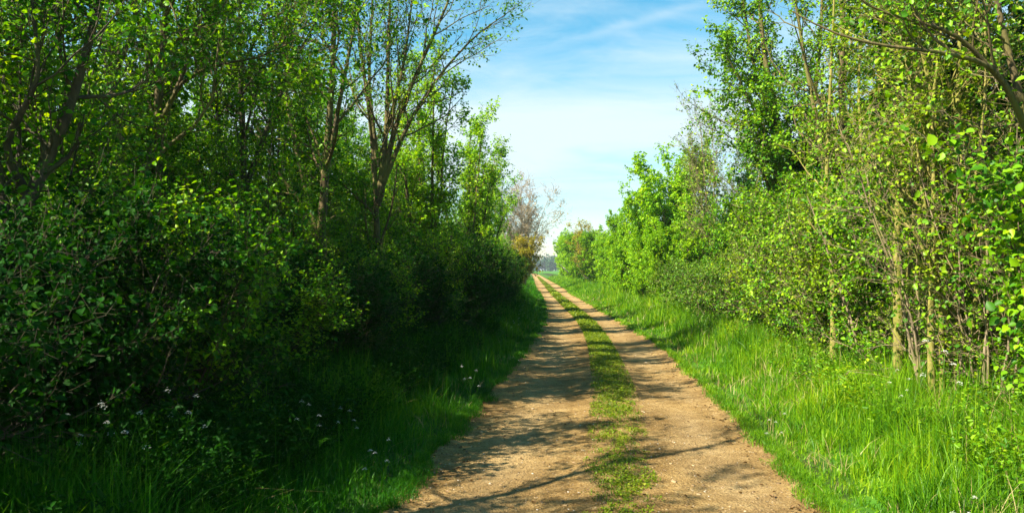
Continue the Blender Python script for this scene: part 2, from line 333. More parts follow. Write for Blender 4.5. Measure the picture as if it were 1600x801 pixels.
# track sheet
def track_z(x, y):
    a = (x-edL(y))/(edR(y)-edL(y)); near = np.clip(1.3-y/25, 0, 1)
    rut = -.018*np.exp(-((a-.24)/.12)**2)-.018*np.exp(-((a-.80)/.13)**2)+.018*np.exp(-((a-.5)/.09)**2)
    edge = .02*np.exp(-(a/.05)**2)+.02*np.exp(-((a-1)/.05)**2)
    return .012+rut+edge+near*(.022*(fbm(x*3, y*3, 9)-.5)+.012*(fbm(x*14, y*14, 19)-.5))
def track_material():
    m, nt, N, L = newmat('gravel_track'); out = N.new('ShaderNodeOutputMaterial'); pb = N.new('ShaderNodeBsdfPrincipled'); pb.inputs['Roughness'].default_value = .95
    pb.inputs['Specular IOR Level'].default_value = .08
    g = N.new('ShaderNodeNewGeometry')
    def noise(s, d=6, r=.6):
        n = N.new('ShaderNodeTexNoise'); n.inputs['Scale'].default_value = s; n.inputs['Detail'].default_value = d; n.inputs['Roughness'].default_value = r; L.new(g.outputs['Position'], n.inputs['Vector']); return n
    a, b, c = noise(.9), noise(6, 8, .7), noise(48, 4, .7)
    base = ramp(N, [(.25, (.21, .125, .045)), (.5, (.385, .245, .090)), (.75, (.55, .385, .17))]); L.new(b.outputs[0], base.inputs[0])
    dk = ramp(N, [(.38, (.45, .40, .32)), (.58, (1, 1, 1))]); L.new(a.outputs[0], dk.inputs[0])
    m1 = N.new('ShaderNodeMix'); m1.data_type = 'RGBA'; m1.blend_type = 'MULTIPLY'; m1.inputs[0].default_value = .7; L.new(base.outputs[0], m1.inputs[6]); L.new(dk.outputs[0], m1.inputs[7])
    sp = ramp(N, [(.36, (.30, .25, .18)), (.50, (1, 1, 1)), (.62, (1, 1, 1)), (.74, (1.0, 1.0, 1.0))]); L.new(c.outputs[0], sp.inputs[0])
    m2 = N.new('ShaderNodeMix'); m2.data_type = 'RGBA'; m2.blend_type = 'MULTIPLY'; m2.inputs[0].default_value = .8; L.new(m1.outputs[2], m2.inputs[6]); L.new(sp.outputs[0], m2.inputs[7])
    vo = N.new('ShaderNodeTexVoronoi'); vo.inputs['Scale'].default_value = 34; L.new(g.outputs['Position'], vo.inputs['Vector'])
    sr = ramp(N, [(.0, (1, 1, 1)), (.13, (1, 1, 1)), (.17, (0, 0, 0))]); L.new(vo.outputs['Distance'], sr.inputs[0])
    sepc = N.new('ShaderNodeSeparateColor'); L.new(vo.outputs['Color'], sepc.inputs[0])
    gt = N.new('ShaderNodeMath'); gt.operation = 'GREATER_THAN'; L.new(sepc.outputs[0], gt.inputs[0]); gt.inputs[1].default_value = .72
    mu = N.new('ShaderNodeMath'); mu.operation = 'MULTIPLY'; L.new(gt.outputs[0], mu.inputs[0]); L.new(sr.outputs[0], mu.inputs[1])
    m3 = N.new('ShaderNodeMix'); m3.data_type = 'RGBA'; L.new(mu.outputs[0], m3.inputs[0]); L.new(m2.outputs[2], m3.inputs[6]); m3.inputs[7].default_value = (.45, .37, .27, 1)
    at = N.new('ShaderNodeAttribute'); at.attribute_name = 'rnd'
    m4 = N.new('ShaderNodeMix'); m4.data_type = 'RGBA'; m4.inputs[7].default_value = (.52, .38, .20, 1); L.new(m3.outputs[2], m4.inputs[6])
    wm = N.new('ShaderNodeMath'); wm.operation = 'MULTIPLY'; L.new(at.outputs['Fac'], wm.inputs[0]); L.new(b.outputs[0], wm.inputs[1]); L.new(wm.outputs[0], m4.inputs[0])
    L.new(m4.outputs[2], pb.inputs['Base Color'])
    ad = N.new('ShaderNodeMath'); ad.operation = 'MULTIPLY_ADD'; L.new(c.outputs[0], ad.inputs[0]); ad.inputs[1].default_value = .6; L.new(b.outputs[0], ad.inputs[2])
    bp = N.new('ShaderNodeBump'); bp.inputs['Distance'].default_value = .05; bp.inputs['Strength'].default_value = 1.0; L.new(ad.outputs[0], bp.inputs['Height']); L.new(bp.outputs[0], pb.inputs['Normal'])
    L.new(pb.outputs[0], out.inputs[0]); return m
ty = np.concatenate([np.arange(-11, 14, .07), np.arange(14, 40, .2), np.arange(40, 315, 2.)])
na = 70; aa = np.linspace(0, 1, na)
Yt = np.repeat(ty[:, None], na, 1); jl = .16*(fbm(ty*1.3, ty*0+3, 31)-.5)+.08*(vnoise(ty*6, ty*0, 8)-.5); jr = .16*(fbm(ty*1.3, ty*0+8, 37)-.5)+.08*(vnoise(ty*6, ty*0, 12)-.5)
lo = edL(ty)+jl-.05; hi = edR(ty)+jr+.05
Xt = lo[:, None]+(hi-lo)[:, None]*aa
Zt = track_z(Xt, Yt)
V = np.stack([Xt, Yt, Zt], -1).reshape(-1, 3); i = np.arange(len(ty)-1)[:, None]*na; j = np.arange(na-1)[None]
Q = np.stack([i+j, i+j+1, i+j+na+1, i+j+na], -1).reshape(-1, 4)
wear = np.exp(-((aa-.24)/.10)**2)+np.exp(-((aa-.80)/.11)**2); wear = (wear[None]*.75*np.clip(fbm(Xt*2, Yt*.7, 44)*2-.3, 0, 1)).ravel()
me = mesh_from('gravel_track', V, Q, {'rnd': wear}); me.materials.append(track_material())
me.polygons.foreach_set('use_smooth', np.ones(len(me.polygons), dtype=bool))
tag(link('track', me), kind='structure')

# ------------------------------------------------------------------ trees
def resample(pts, K=14):
    pts = np.array(pts, float); seg = np.r_[0, np.cumsum(np.linalg.norm(np.diff(pts, axis=0), axis=1))]
    # Catmull-Rom style smoothing through dense linear interpolation
    t = np.linspace(0, seg[-1], K); out = np.stack([np.interp(t, seg, pts[:, k]) for k in range(3)], 1)
    for _ in range(1): out[1:-1] = .25*out[:-2]+.5*out[1:-1]+.25*out[2:]
    return out
def auto_stems(n, h, spread, r, lean=(0, 0), wob=.06, K=14, base=.12):
    S = []
    a0 = rng.random()*6.28
    for i in range(n):
        a = a0+i*2.4+rng.normal()*.3; hh = h*(1-.25*rng.random()*(i > 0)); sp = spread*(.35+.65*rng.random())*(.3 if (i == 0 and n > 2) else 1)
        t = np.linspace(0, 1, K); x = np.cos(a)*(base*(n > 1)+sp*t**1.3)+lean[0]*t; y = np.sin(a)*(base*(n > 1)+sp*t**1.3)+lean[1]*t
        w = np.cumsum(rng.normal(size=(K, 2))*wob*h/K, 0)*.6; w[0] = 0
        pts = np.stack([x+w[:, 0], y+w[:, 1], -.15+(hh+.15)*t], 1)
        S.append((pts, r*(1 if i == 0 else .55+.4*rng.random())))
    return S
def clip_lane(base, loose=0.0):
    bx, by = base[0], base[1]
    def keep(p):
        x = p[:, 0]+bx; y = p[:, 1]+by; z = p[:, 2]
        off = np.interp(z, [0, .8, 1.6, 3, 5, 8], [2.3, 2.0, 1.5, 1.0, .4, -.3])-loose+.5*(fbm(y*1.2, z*1.2, 3)-.5)
        return (np.maximum(edL(y)-x, x-edR(y)) > off) & (z > .05)
    return keep
TREES = {}
def tree(name, label, cat, base, stems, mat, bark, b1=12, L1=1.6, a1=.8, b2=6, L2=.7, b3=4, L3=.3, per=6, size=.05, t0=.25, up=.35,
         fall=.55, group=None, wr=.75, clip=True, leafkeep=1.0, stem_name=None, twigmin=.0018, curl=.3, bias=None, top=1.0, rs=.5, loose=0, droop=.25, fork=None):
    bz = float(ground_z(base[0], base[1])); root = empty(name, (base[0], base[1], bz), label, cat, group)
    crown = Bag(); keep = clip_lane(base, loose) if clip else None
    sn = stem_name or ('stem' if len(stems) > 1 else 'trunk')
    for k, st_ in enumerate(stems):
        pts, r = st_[0], st_[1]; g = st_[2] if len(st_) > 2 else 1.0
        pts = np.array(pts, float); K = len(pts)
        if K != 14: pts = resample(pts)
        K = 14; S = pts[None]; tt = np.linspace(0, 1, K); rr = (r*(1-.82*tt)+r*.35*np.exp(-tt*K*.9))[None]
        bag = Bag(); bag.add(*tubes(S, rr, 9, .12))
        B1, R1 = spawn(S, rr, b1, t0, top, L1*g, a1, K=7, up=up, curl=curl, fall=fall, rs=rs, rmin=.004, bias=bias)
        B2, R2 = spawn(B1, R1, b2, .15, 1.0, L2*min(1, g*1.3), .75, K=5, up=up*.7, curl=curl, fall=.5, rs=.6, rmin=.0025)
        B2b, R2b = spawn(S, rr, b1, t0, top, L2*.9*g, .9, K=5, up=up*.7, curl=curl, fall=.2, rs=.2, rmin=.0025)
        B2 = np.concatenate([B2, B2b]); R2 = np.concatenate([R2, R2b])
        if keep is not None:
            kk = keep(B1[:, -1]); B1, R1 = B1[kk], R1[kk]; kk = keep(B2[:, -1]); B2, R2 = B2[kk], R2[kk]
        B3, R3 = spawn(B2, R2, b3, .1, 1.0, L3, .7, K=4, up=.15, curl=.3, fall=.3, rs=.6, rmin=twigmin)
        bag.add(*tubes(B1, R1, 5)); bag.add(*tubes(B2, R2, 3))
        if g > .2: bag.add(*tubes(B3, R3, 3))
        me = bag.mesh(name+'_'+sn, bark, True); link(sn, me, root)
        lk = leafkeep*(.25 if g < .6 else 1)
        if lk < 1:
            kk = rng.random(len(B3)) < lk; B3 = B3[kk]
        if per and g > .2:
            leaf_out(crown, B3, per, size, wr=wr, keep=keep, droop=droop); leaf_out(crown, B2[:, 2:], max(1, per//2), size, wr=wr, keep=keep, droop=droop)
    if crown.n: link('crown', crown.mesh(name+'_crown', mat), root)
    return root
def world_stem(pts, base):
    b = np.array([base[0], base[1], float(ground_z(base[0], base[1]))]); return np.array([np.array(p)-b for p in pts])

# ---- left side, nearest first
def left(d, off): return (float(edL(d))-off, d)
def right(d, off): return (float(edR(d))+off, d)
reseed(1)
b = (-4.5, 2.6)
tree('overhanging_tree', 'nearest maple, its leafy shoots hanging into the top left corner of the photo', 'tree', b,
     [(world_stem([(-4.5, 2.6, -.1), (-4.4, 2.8, 1.5), (-4.0, 3.4, 3.2), (-3.1, 4.6, 4.6), (-2.1, 5.6, 5.4)], b), .08), (world_stem([(-4.5, 2.6, -.1), (-4.6, 2.5, 3), (-4.9, 2.6, 7)], b), .06)],
     M_maple, M_barkd, b1=13, bias=(-.5, .5, 0), L1=1.3, b2=6, L2=.55, b3=4, L3=.25, per=5, size=0.047, twigmin=.0034, clip=True)
reseed(2)
d = 5.9; b = tuple(P(12, 0, d)[:2])
tree('leaning_tree', 'thick forked trunk at the left edge with one dark limb leaning to the right', 'tree', b,
     [(world_stem([(b[0], d, -.15), P(6, 520, d), P(12, 400, d), P(35, 320, d), P(90, 220, d), P(128, 100, d+.1), P(152, 0, d+.2), P(190, -150, d+.4)], b), .085),
      (world_stem([P(14, 380, d), P(0, 300, d), P(-30, 150, d+.2), P(-20, -100, d+.5)], b), .05),
      (world_stem([P(40, 300, d), P(0, 230, d-.2), P(60, 120, d-.3), P(40, -60, d-.3)], b), .03)],
     M_maple, M_barkd, b1=11, bias=(-.5, .5, 0), L1=1.1, b2=6, L2=.5, b3=4, L3=.24, per=4, size=0.047, twigmin=.0034)
reseed(3)
d = 8.4; b = tuple(P(205, 0, d)[:2])
tree('hedge_tree', 'straight trunk second from the left, leaning slightly left behind the forked tree', 'tree', b,
     [(world_stem([(b[0], d, -.15), P(200, 400, d), P(195, 280, d), P(172, 140, d), P(155, 20, d), P(145, -160, d+.2)], b), .09),
      (world_stem([P(168, 130, d), P(200, 60, d), P(225, -80, d)], b), .035)],
     M_maple, M_bark, b1=13, bias=(-.5, .5, 0), L1=1.7, b2=7, L2=.6, b3=4, L3=.28, per=6, size=0.047, twigmin=.0034, t0=.3)
reseed(4)
d = 9.6; b = tuple(P(246, 0, d)[:2])
tree('hedge_tree', 'upright trunk with sunlit patched bark and a curving side limb in the left hedge', 'tree', b,
     [(world_stem([(b[0], d, -.15), P(247, 400, d), P(243, 250, d), P(246, 120, d), P(258, 0, d), P(268, -160, d)], b), .10),
      (world_stem([P(248, 190, d), P(270, 150, d-.1), P(300, 70, d-.2), P(322, -10, d-.3), P(335, -120, d-.3)], b), .032),
      (world_stem([P(250, 185, d), P(285, 120, d-.2), P(340, 98, d-.5), P(405, 88, d-.8), P(460, 60, d-1)], b), .024)],
     M_maple, M_bark, b1=13, bias=(-.5, .5, 0), L1=1.6, b2=7, L2=.6, b3=4, L3=.28, per=6, size=0.047, twigmin=.0034, t0=.3)
reseed(5)
d = 11.4; b = tuple(P(382, 0, d)[:2])
tree('hedge_tree', 'slim dark tree between the patched trunk and the paired straight trunks', 'tree', b,
     [(world_stem([(b[0], d, -.15), P(384, 350, d), P(376, 180, d), P(372, 30, d), P(380, -160, d)], b), .07),
      (world_stem([P(380, 300, d), P(420, 190, d), P(455, 100, d), P(520, -20, d)], b), .045),
      (world_stem([P(380, 330, d), P(340, 200, d), P(330, 50, d), P(300, -100, d)], b), .035)],
     M_maple, M_barkd, b1=15, bias=(-.5, .5, 0), L1=1.6, b2=7, L2=.6, b3=4, L3=.28, per=6, size=0.047, twigmin=.0034, t0=.25)
reseed(6)
d = 13.2; b = tuple(P(500, 0, d)[:2])
tree('hedge_tree', 'tall straight tree with bare lower trunk just left of the fan of stems', 'tree', b,
     [(world_stem([(b[0], d, -.15), P(497, 420, d), P(508, 270, d), P(516, 150, d), P(522, 40, d), P(520, -140, d)], b), .10),
      (world_stem([P(508, 270, d), P(535, 130, d), P(556, 20, d), P(570, -120, d)], b), .045),
      (world_stem([P(500, 380, d), P(465, 250, d), P(440, 120, d), P(470, -60, d)], b), .04)],
     M_maple, M_bark, b1=14, bias=(-.5, .5, 0), L1=1.7, b2=6, L2=.65, b3=4, L3=.28, per=6, size=0.047, twigmin=.0034, t0=.3)
reseed(7)
d = 15.2; b = tuple(P(588, 0, d)[:2])
tree('fan_tree', 'many stemmed tree spreading like a fan against the sky, left of the lane', 'tree', b,
     [(world_stem([(b[0], d, -.15), P(590, 420, d), P(588, 300, d), P(578, 180, d), P(560, 60, d), P(552, -80, d)], b), .075),
      (world_stem([P(590, 320, d), P(604, 200, d), P(606, 80, d), P(612, -100, d)], b), .06),
      (world_stem([P(592, 310, d), P(618, 190, d), P(660, 90, d), P(705, -10, d), P(725, -90, d)], b), .06),
      (world_stem([P(596, 290, d), P(640, 185, d), P(690, 110, d), P(745, 50, d), P(790, 20, d)], b), .05),
      (world_stem([P(590, 260, d), P(575, 130, d), P(585, -90, d)], b), .045),
      (world_stem([P(606, 200, d), P(632, 90, d), P(650, -60, d)], b), .04)],
     M_maple, M_bark, b1=13, L1=1.35, a1=.6, b2=6, L2=.55, b3=3, L3=.25, per=4, size=.046, twigmin=.0034, t0=.2, leafkeep=.8, loose=.6)
labels_left = ['sunlit maple right of the fan of stems with pointed shoots at its top',
               'bright leafy maple with a shoot reaching right into the sky beside the lane',
               'maple hedge tree narrowing to a spire, left of the bare budding tree',
               'dark hedge tree directly in front of the bare budding tree']
for k, (d, h, off) in enumerate([(19.5, 6.4, 2.6), (24.5, 5.8, 2.4), (30.5, 5.5, 2.6), (38, 5.0, 3.1)]):
    reseed(20+k); b = left(d, off)
    t = tree('maple_tree', labels_left[k], 'tree', b, auto_stems(5, h, 1.6, .07), M_bright, M_bark, b1=16, L1=1.2, a1=.6, b2=7, L2=.5, b3=4, L3=.24, per=6, size=.06, twigmin=.0034, t0=.12, up=.6, loose=.3, curl=.25)
    if k == 1: MAPLE = t
reseed(30)
b = (.9, 70)
tree('budding_tree', 'bare rounded tree with pinkish brown buds rising beyond the left hedge', 'tree', b, auto_stems(7, 8.6, 3.2, .12), M_bud, M_pink,
     b1=13, L1=2.8, a1=.7, b2=7, L2=1.2, b3=5, L3=.6, per=2, size=.085, t0=.3, up=.1, clip=False, twigmin=.012, wr=.8)
reseed(31)
tree('amber_bush', 'orange brown leafing shrub under the bare budding tree at the lane edge', 'shrub', (.8, 58), auto_stems(5, 3.6, 1.1, .05), M_amber, M_twig,
     b1=11, L1=1.1, b2=6, L2=.5, b3=4, L3=.26, per=5, size=.10, t0=.1, clip=False, twigmin=.004)

# ---- right side
reseed(40)
d = 7.3; b = tuple(P(1655, 0, d)[:2])
tree('edge_tree', 'smooth pale trunk leaning left out of the right edge of the photo', 'tree', b,
     [(world_stem([(b[0], d, -.15), P(1640, 400, d), P(1618, 240, d), P(1592, 130, d), P(1568, 40, d), P(1550, -80, d)], b), .085),
      (world_stem([P(1612, 215, d), P(1560, 100, d-.3), P(1470, 78, d-.5), P(1380, 70, d-.6), P(1300, 50, d-.5), P(1240, 15, d-.4)], b), .03),
      (world_stem([P(1600, 160, d), P(1500, 50, d-.2), P(1360, 10, d-.3), P(1290, -60, d-.3)], b), .028)],
     M_hazel, M_bark, b1=11, bias=(.5, .6, 0), L1=1.2, b2=6, L2=.5, b3=3, L3=.25, per=4, size=.05, t0=.25, leafkeep=.7)
reseed(41)
d = 8.5; b = tuple(P(1492, 0, d)[:2])
st = [(world_stem([(b[0], d, -.15), P(1488, 420, d), P(1494, 280, d), P(1500, 140, d), P(1506, -60, d)], b), .07),
      (world_stem([(b[0]+.1, d, -.1), P(1484, 330, d), P(1470, 210, d), P(1445, 80, d), P(1415, -30, d)], b), .06)]
tree('stemmed_tree', 'thin leafed tree with one straight and one dark leaning stem inside the right hedge', 'tree', b, st, M_olive, M_moss, b1=16, bias=(.5, .6, 0), L1=1.5, b2=7, L2=.6, b3=4, L3=.28, per=4, size=.05, t0=.2, leafkeep=.75)
reseed(42)
d = 9.5; b = tuple(P(1403, 0, d)[:2])
tree('slender_tree', 'slender yellowish bare stem rising straight from the grass of the right verge', 'tree', b,
     [(world_stem([(b[0], d, -.15), P(1403, 480, d), P(1400, 380, d), P(1408, 250, d), P(1428, 120, d), P(1436, -90, d)], b), .07),
      (world_stem([(b[0]+.12, d, -.1), P(1418, 400, d+.2), P(1440, 250, d+.3), P(1425, 100, d+.4), P(1400, -60, d+.4)], b), .035)],
     M_olive, M_moss, b1=15, bias=(.5, .6, 0), L1=1.3, b2=7, L2=.55, b3=4, L3=.26, per=4, size=.05, t0=.35)
reseed(142)
d = 8.4; b = tuple(P(1455, 0, d)[:2])
tree('bare_stemmed_tree', 'bare brown upright stems between the slender yellowish stem and the straight stemmed tree', 'tree', b,
     [(world_stem([(b[0], d, -.15), P(1452, 480, d), P(1462, 330, d), P(1455, 180, d), P(1475, 40, d), P(1490, -90, d)], b), .04, .6),
      (world_stem([(b[0]+.1, d, -.1), P(1470, 450, d), P(1440, 300, d+.1), P(1430, 150, d+.2), P(1395, -20, d+.3)], b), .032, .6),
      (world_stem([(b[0]+.3, d, -.1), P(1530, 430, d-.2), P(1520, 300, d-.2), P(1545, 150, d-.2), P(1540, -60, d-.2)], b), .035, .6)],
     M_olive, M_moss, b1=13, L1=1.3, b2=6, L2=.5, b3=3, L3=.25, per=4, size=.045, t0=.3, bias=(.5, .6, 0), twigmin=.003)
d = 11.6; b = tuple(P(1300, 0, d)[:2])
tree('twin_stemmed_tree', 'pair of thin mossy stems left of the slender yellowish stem in the right hedge', 'tree', b,
     [(world_stem([(b[0], d, -.15), P(1302, 450, d), P(1290, 300, d), P(1300, 120, d), P(1310, -90, d)], b), .05, .7),
      (world_stem([(b[0]+.15, d, -.1), P(1345, 430, d), P(1352, 280, d), P(1340, 120, d), P(1365, -60, d)], b), .045, .7)],
     M_olive, M_moss, b1=13, L1=1.3, b2=6, L2=.5, b3=3, L3=.25, per=5, size=.048, t0=.3, bias=(.5, .6, 0), twigmin=.003)
reseed(43)
d = 13.2; b = (5.6, d)
tree('maple_tree', 'leafy maple filling the right hedge between the slender yellowish stem and the leaning crown', 'tree', b, auto_stems(4, 8.8, 1.3, .085), M_hazel, M_bark, b1=17, bias=(.5, .6, 0), L1=1.5, b2=7, L2=.6, b3=4, L3=.28, per=6, size=.05, t0=.12, up=.45)
reseed(44)
d = 17.6; b = (6.3, d)
tree('broad_tree', 'tall green tree whose crown leans left over the lane on the right side', 'tree', b,
     [(world_stem([(b[0], d, -.15), P(1238, 420, d), P(1232, 300, d), P(1222, 220, d), P(1195, 90, d), P(1180, -120, d)], b), .13),
      (world_stem([P(1234, 320, d), P(1205, 230, d-.3), P(1170, 150, d-.6), P(1140, 90, d-.8)], b), .045),
      (world_stem([P(1205, 240, d-.3), P(1150, 200, d-.6), P(1105, 175, d-.8), P(1072, 155, d-.9), P(1055, 130, d-1)], b), .012, .1),
      (world_stem([P(1236, 360, d), P(1265, 220, d), P(1285, 60, d), P(1290, -120, d)], b), .08),
      (world_stem([P(1226, 260, d), P(1180, 110, d+.3), P(1160, -20, d+.5), P(1150, -120, d+.5)], b), .06),
      (world_stem([P(1236, 400, d), P(1215, 330, d-.6), P(1190, 260, d-1), P(1200, 150, d-1)], b), .05)],
     M_hazel, M_bark, b1=19, bias=(-.1, .1, 0), L1=1.4, a1=.75, b2=8, L2=.5, b3=4, L3=.3, per=6, size=.06, t0=.12, loose=.9)
reseed(45)
d = 27; b = tuple(P(1120, 0, d)[:2])
tree('thin_tree', 'sparse half bare tree with yellowish twigs between the two green crowns on the right', 'tree', b, auto_stems(7, 6.6, 1.6, .05), M_olive, M_twig, b1=14, L1=1.5, a1=.5, b2=7, L2=.7, b3=4, L3=.35, per=3, size=0.06, t0=.2, up=.7, leafkeep=.8, twigmin=.005)
reseed(46)
t = tree('pointed_bush', 'bright green bush with a pointed top right of the lane', 'shrub', (6.6, 31.5), auto_stems(7, 5.8, 2.0, .06), M_bright, M_bark, b1=19, L1=1.5, a1=.8, b2=7, L2=.5, b3=4, L3=.25, per=7, size=0.090, t0=.05, up=.3, loose=.4)
BUSH = t
reseed(47)
RB = [(37.5, 2.7, .80, 'second bright green bush, beyond the pointed one on the right'), (44, 2.4, .70, 'small pointed bush standing apart with sky above it, mid right hedge'),
      (51, 2.6, .62, 'low rounded green bush behind the small pointed bush'),
      (27.5, 2.9, .50, 'knee high bright bush where the brambles end on the right'), (30.5, 2.2, .46, 'bright leafy skirt bush before the pointed bush on the right'), (34.5, 2.1, .48, 'low bright bush between the pointed bush and the next one'), (40.5, 2.0, .5, 'low bright bush at the grass edge before the small pointed bush')]
for k, (d, off, s, lb) in enumerate(RB):
    dup(BUSH, (*right(d, off), .14), 1.3+k*1.9, (s, s, s*1.05), lb)
reseed(48)
tree('amber_bush', 'amber brown half leafed shrub in the far right hedge', 'shrub', right(84, 3.0), auto_stems(6, 6.2, 1.8, .06), M_amber, M_twig,
     b1=11, L1=1.6, b2=6, L2=.7, b3=4, L3=.35, per=4, size=.10, t0=.1, clip=False, twigmin=.005, up=.5)
reseed(49)
far = tree('far_bush', 'yellow green bush closing the far right hedge where the lane narrows', 'shrub', right(104, 2.6), auto_stems(6, 6.0, 2.0, .08), M_bright, M_bark, b1=15, L1=1.5, b2=7, L2=.7, b3=4, L3=.4, per=6, size=.13, t0=.05, clip=False, twigmin=.006)
for k, (d, off, s, lb) in enumerate([(62, 3.0, .62, 'green bush before the amber shrub in the far right hedge'), (72, 2.9, .8, 'yellowish bush beside the amber shrub in the far right hedge'),
                                     (94, 2.5, .9, 'olive bush just past the amber shrub in the far right hedge'), (122, 2.8, 1.05, 'bush beyond the yellow green one at the far end of the right hedge'), (145, 3.2, 1.1, 'last bush of the right hedge before the open field')]):
    dup(far, (*right(d, off), .14), k*1.7+.5, s, lb)
for k, (d, off, s, lb) in enumerate([(46, 3.1, .72, 'dark hedge bush behind the last maple on the left'), (54, 3.2, .66, 'hedge bush next to the amber shrub on the left'), (88, 3.0, .9, 'left hedge bush past the bare budding tree'), (108, 3.0, .8, 'last left hedge bush before the open field')]):
    dup(MAPLE if k < 2 else far, (*left(d, off), .14), k*2.1+2.5, s, lb)

# ---- shrub layer
reseed(60)
def shrub_proto(name, label, base, mat, bark, h, sp, n, size, per=7, **kw):
    return tree(name, label, 'shrub', base, auto_stems(n, h, sp, .03, base=.25), mat, bark, b1=14, L1=.85, a1=.9, b2=6, L2=.4, b3=4, L3=.2, per=per, size=size, t0=.02, up=.2, clip=False, **kw)
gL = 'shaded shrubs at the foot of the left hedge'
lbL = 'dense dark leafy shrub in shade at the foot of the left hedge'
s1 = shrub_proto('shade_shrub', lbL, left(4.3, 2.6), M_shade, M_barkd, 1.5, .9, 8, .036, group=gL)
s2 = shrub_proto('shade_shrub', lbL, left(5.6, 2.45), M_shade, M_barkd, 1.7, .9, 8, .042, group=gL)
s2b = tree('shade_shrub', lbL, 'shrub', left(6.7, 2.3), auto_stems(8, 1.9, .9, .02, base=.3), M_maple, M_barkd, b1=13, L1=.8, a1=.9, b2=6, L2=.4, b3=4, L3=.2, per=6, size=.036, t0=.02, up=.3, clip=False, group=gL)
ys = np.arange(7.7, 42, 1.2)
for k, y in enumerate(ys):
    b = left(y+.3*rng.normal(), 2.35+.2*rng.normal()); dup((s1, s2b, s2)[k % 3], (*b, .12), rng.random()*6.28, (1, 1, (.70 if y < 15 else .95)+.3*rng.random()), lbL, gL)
gLb = 'shrubs inside the left hedge'; lbLb = 'tall leafy shrub filling the inside of the left hedge between the trunks'
s3 = shrub_proto('hedge_shrub', lbLb, left(4.2, 5.0), M_maple, M_barkd, 3.2, 1.1, 7, .055, group=gLb)
for k, y in enumerate(np.arange(6.2, 40, 2.1)):
    b = left(y+.3*rng.normal(), 5.1+.3*rng.normal()); dup(s3, (*b, .12), rng.random()*6.28, .9+.25*rng.random(), lbLb, gLb)
# right hedge foot
reseed(61)
gR = 'sunlit shrubs along the foot of the right hedge'; EXTRA = 1; lbR = 'sunlit twiggy shrub with small leaves along the foot of the right hedge'
r1 = shrub_proto('twiggy_shrub', lbR, right(12.6, 2.3), M_olive, M_twig, 2.3, .8, 7, .045, per=4, group=gR)
r2 = shrub_proto('twiggy_shrub', lbR, right(10.9, 2.4), M_hazel, M_twig, 2.6, .9, 7, .05, per=5, group=gR)
for k, y in enumerate([11.9, 13.4, 14.4, 15.6, 16.6, 17.6, 18.8]):
    b = right(y, 2.4+.2*rng.normal()); dup((r1, r2)[k % 2], (*b, .14), rng.random()*6.28, .85+.3*rng.random(), lbR, gR)
for k, y in enumerate([7.2, 8.2, 9.2, 10.1, 11.0]):
    b = right(y, 2.75+.2*rng.normal()); dup((r2, r1)[k % 2], (*b, .14), rng.random()*6.28, (.75, .75, .42+.12*rng.random()), lbR, gR)
gRb = 'shrubs inside the right hedge'; lbRb = 'leafy shrub inside the right hedge behind its stems'
for k, y in enumerate(list(np.arange(23, 44, 2.1))):
    b = right(y, 4.0+.3*rng.normal()); dup(s3, (*b, .12), rng.random()*6.28, .9+.25*rng.random(), lbRb, gRb)
reseed(62)
hz = tree('hazel_bush', 'hazel bush with big round leaves at the right edge of the photo', 'shrub', (4.55, 6.2), auto_stems(6, 2.6, .8, .03, base=.2), M_hazel, M_bark,
     b1=9, L1=.8, a1=.8, b2=5, L2=.4, b3=3, L3=.2, per=4, size=0.062, wr=.8, t0=.2, clip=False)
dup(hz, (5.3, 7.2, .14), 2.2, .95, 'second hazel bush half hidden behind the one at the right edge')
gT = 'young maples in the back row of the left hedge'; lT = 'tall young maple standing in the back row of the left hedge'
reseed(66)
bt = tree('young_maple', lT, 'tree', left(7.5, 5.6), auto_stems(5, 7.6, 1.5, .06), M_maple, M_barkd, b1=16, L1=1.3, b2=6, L2=.55, b3=4, L3=.26, per=6, size=.058, t0=.12, up=.4, clip=False, group=gT)
for k, y in enumerate([10.5, 13.6, 16.5, 20.5, 23, 26, 29]):
    b = left(y, 5.9+.5*rng.normal()); dup(bt, (*b, .12), rng.random()*6.28, .9+.2*rng.random()-max(0, y-15)*.012, lT, gT)
gU = 'slim maples among the trunks of the left hedge'; lU = 'slim leafy maple among the trunks of the left hedge'
sl = tree('slim_maple', lU, 'tree', left(7.6, 4.9), auto_stems(4, 5.0, .7, .04), M_maple, M_barkd, b1=15, L1=.9, b2=6, L2=.42, b3=4, L3=.22, per=6, size=.052, t0=.1, up=.4, clip=False, group=gU)
for k, y in enumerate([9.0, 10.6, 12.3, 14.0, 16.2, 17.8, 20, 22.3, 25, 28]):
    b = left(y, (4.9 if y < 14 else 4.1)+.3*rng.normal()); dup(sl, (*b, .12), rng.random()*6.28, (.75 if y < 14 else .9)+.25*rng.random(), lU, gU)
gF = 'leafy saplings in front of the left hedge trunks'; lF = 'leafy sapling in front of the left hedge trunks'
fs = tree('sapling', lF, 'tree', left(6.1, 3.1), auto_stems(4, 4.4, .8, .022), M_maple, M_barkd, b1=13, L1=.95, b2=6, L2=.42, b3=4, L3=.2, per=5, size=.044, t0=.08, up=.35, clip=False, group=gF, twigmin=.0025)
for k, y in enumerate([7.3, 9.0, 10.6, 12.4, 14.6, 16.6, 19]):
    b = left(y, 3.15+.25*rng.normal()); dup(fs, (*b, .12), rng.random()*6.28, .62+.3*rng.random(), lF, gF)
gV = 'young trees behind the right hedge'; lV = 'tall young tree standing behind the stems of the right hedge'
for k, y in enumerate([15.5, 20, 24]):
    b = right(y, 4.8+.4*rng.normal()); dup(bt, (*b, .12), rng.random()*6.28, .95+.2*rng.random()-max(0, y-15)*.02, lV, gV)
gW = 'bare tangled stems in the right hedge'; lW = 'thicket of bare twiggy stems tangled in the right hedge'
reseed(67)
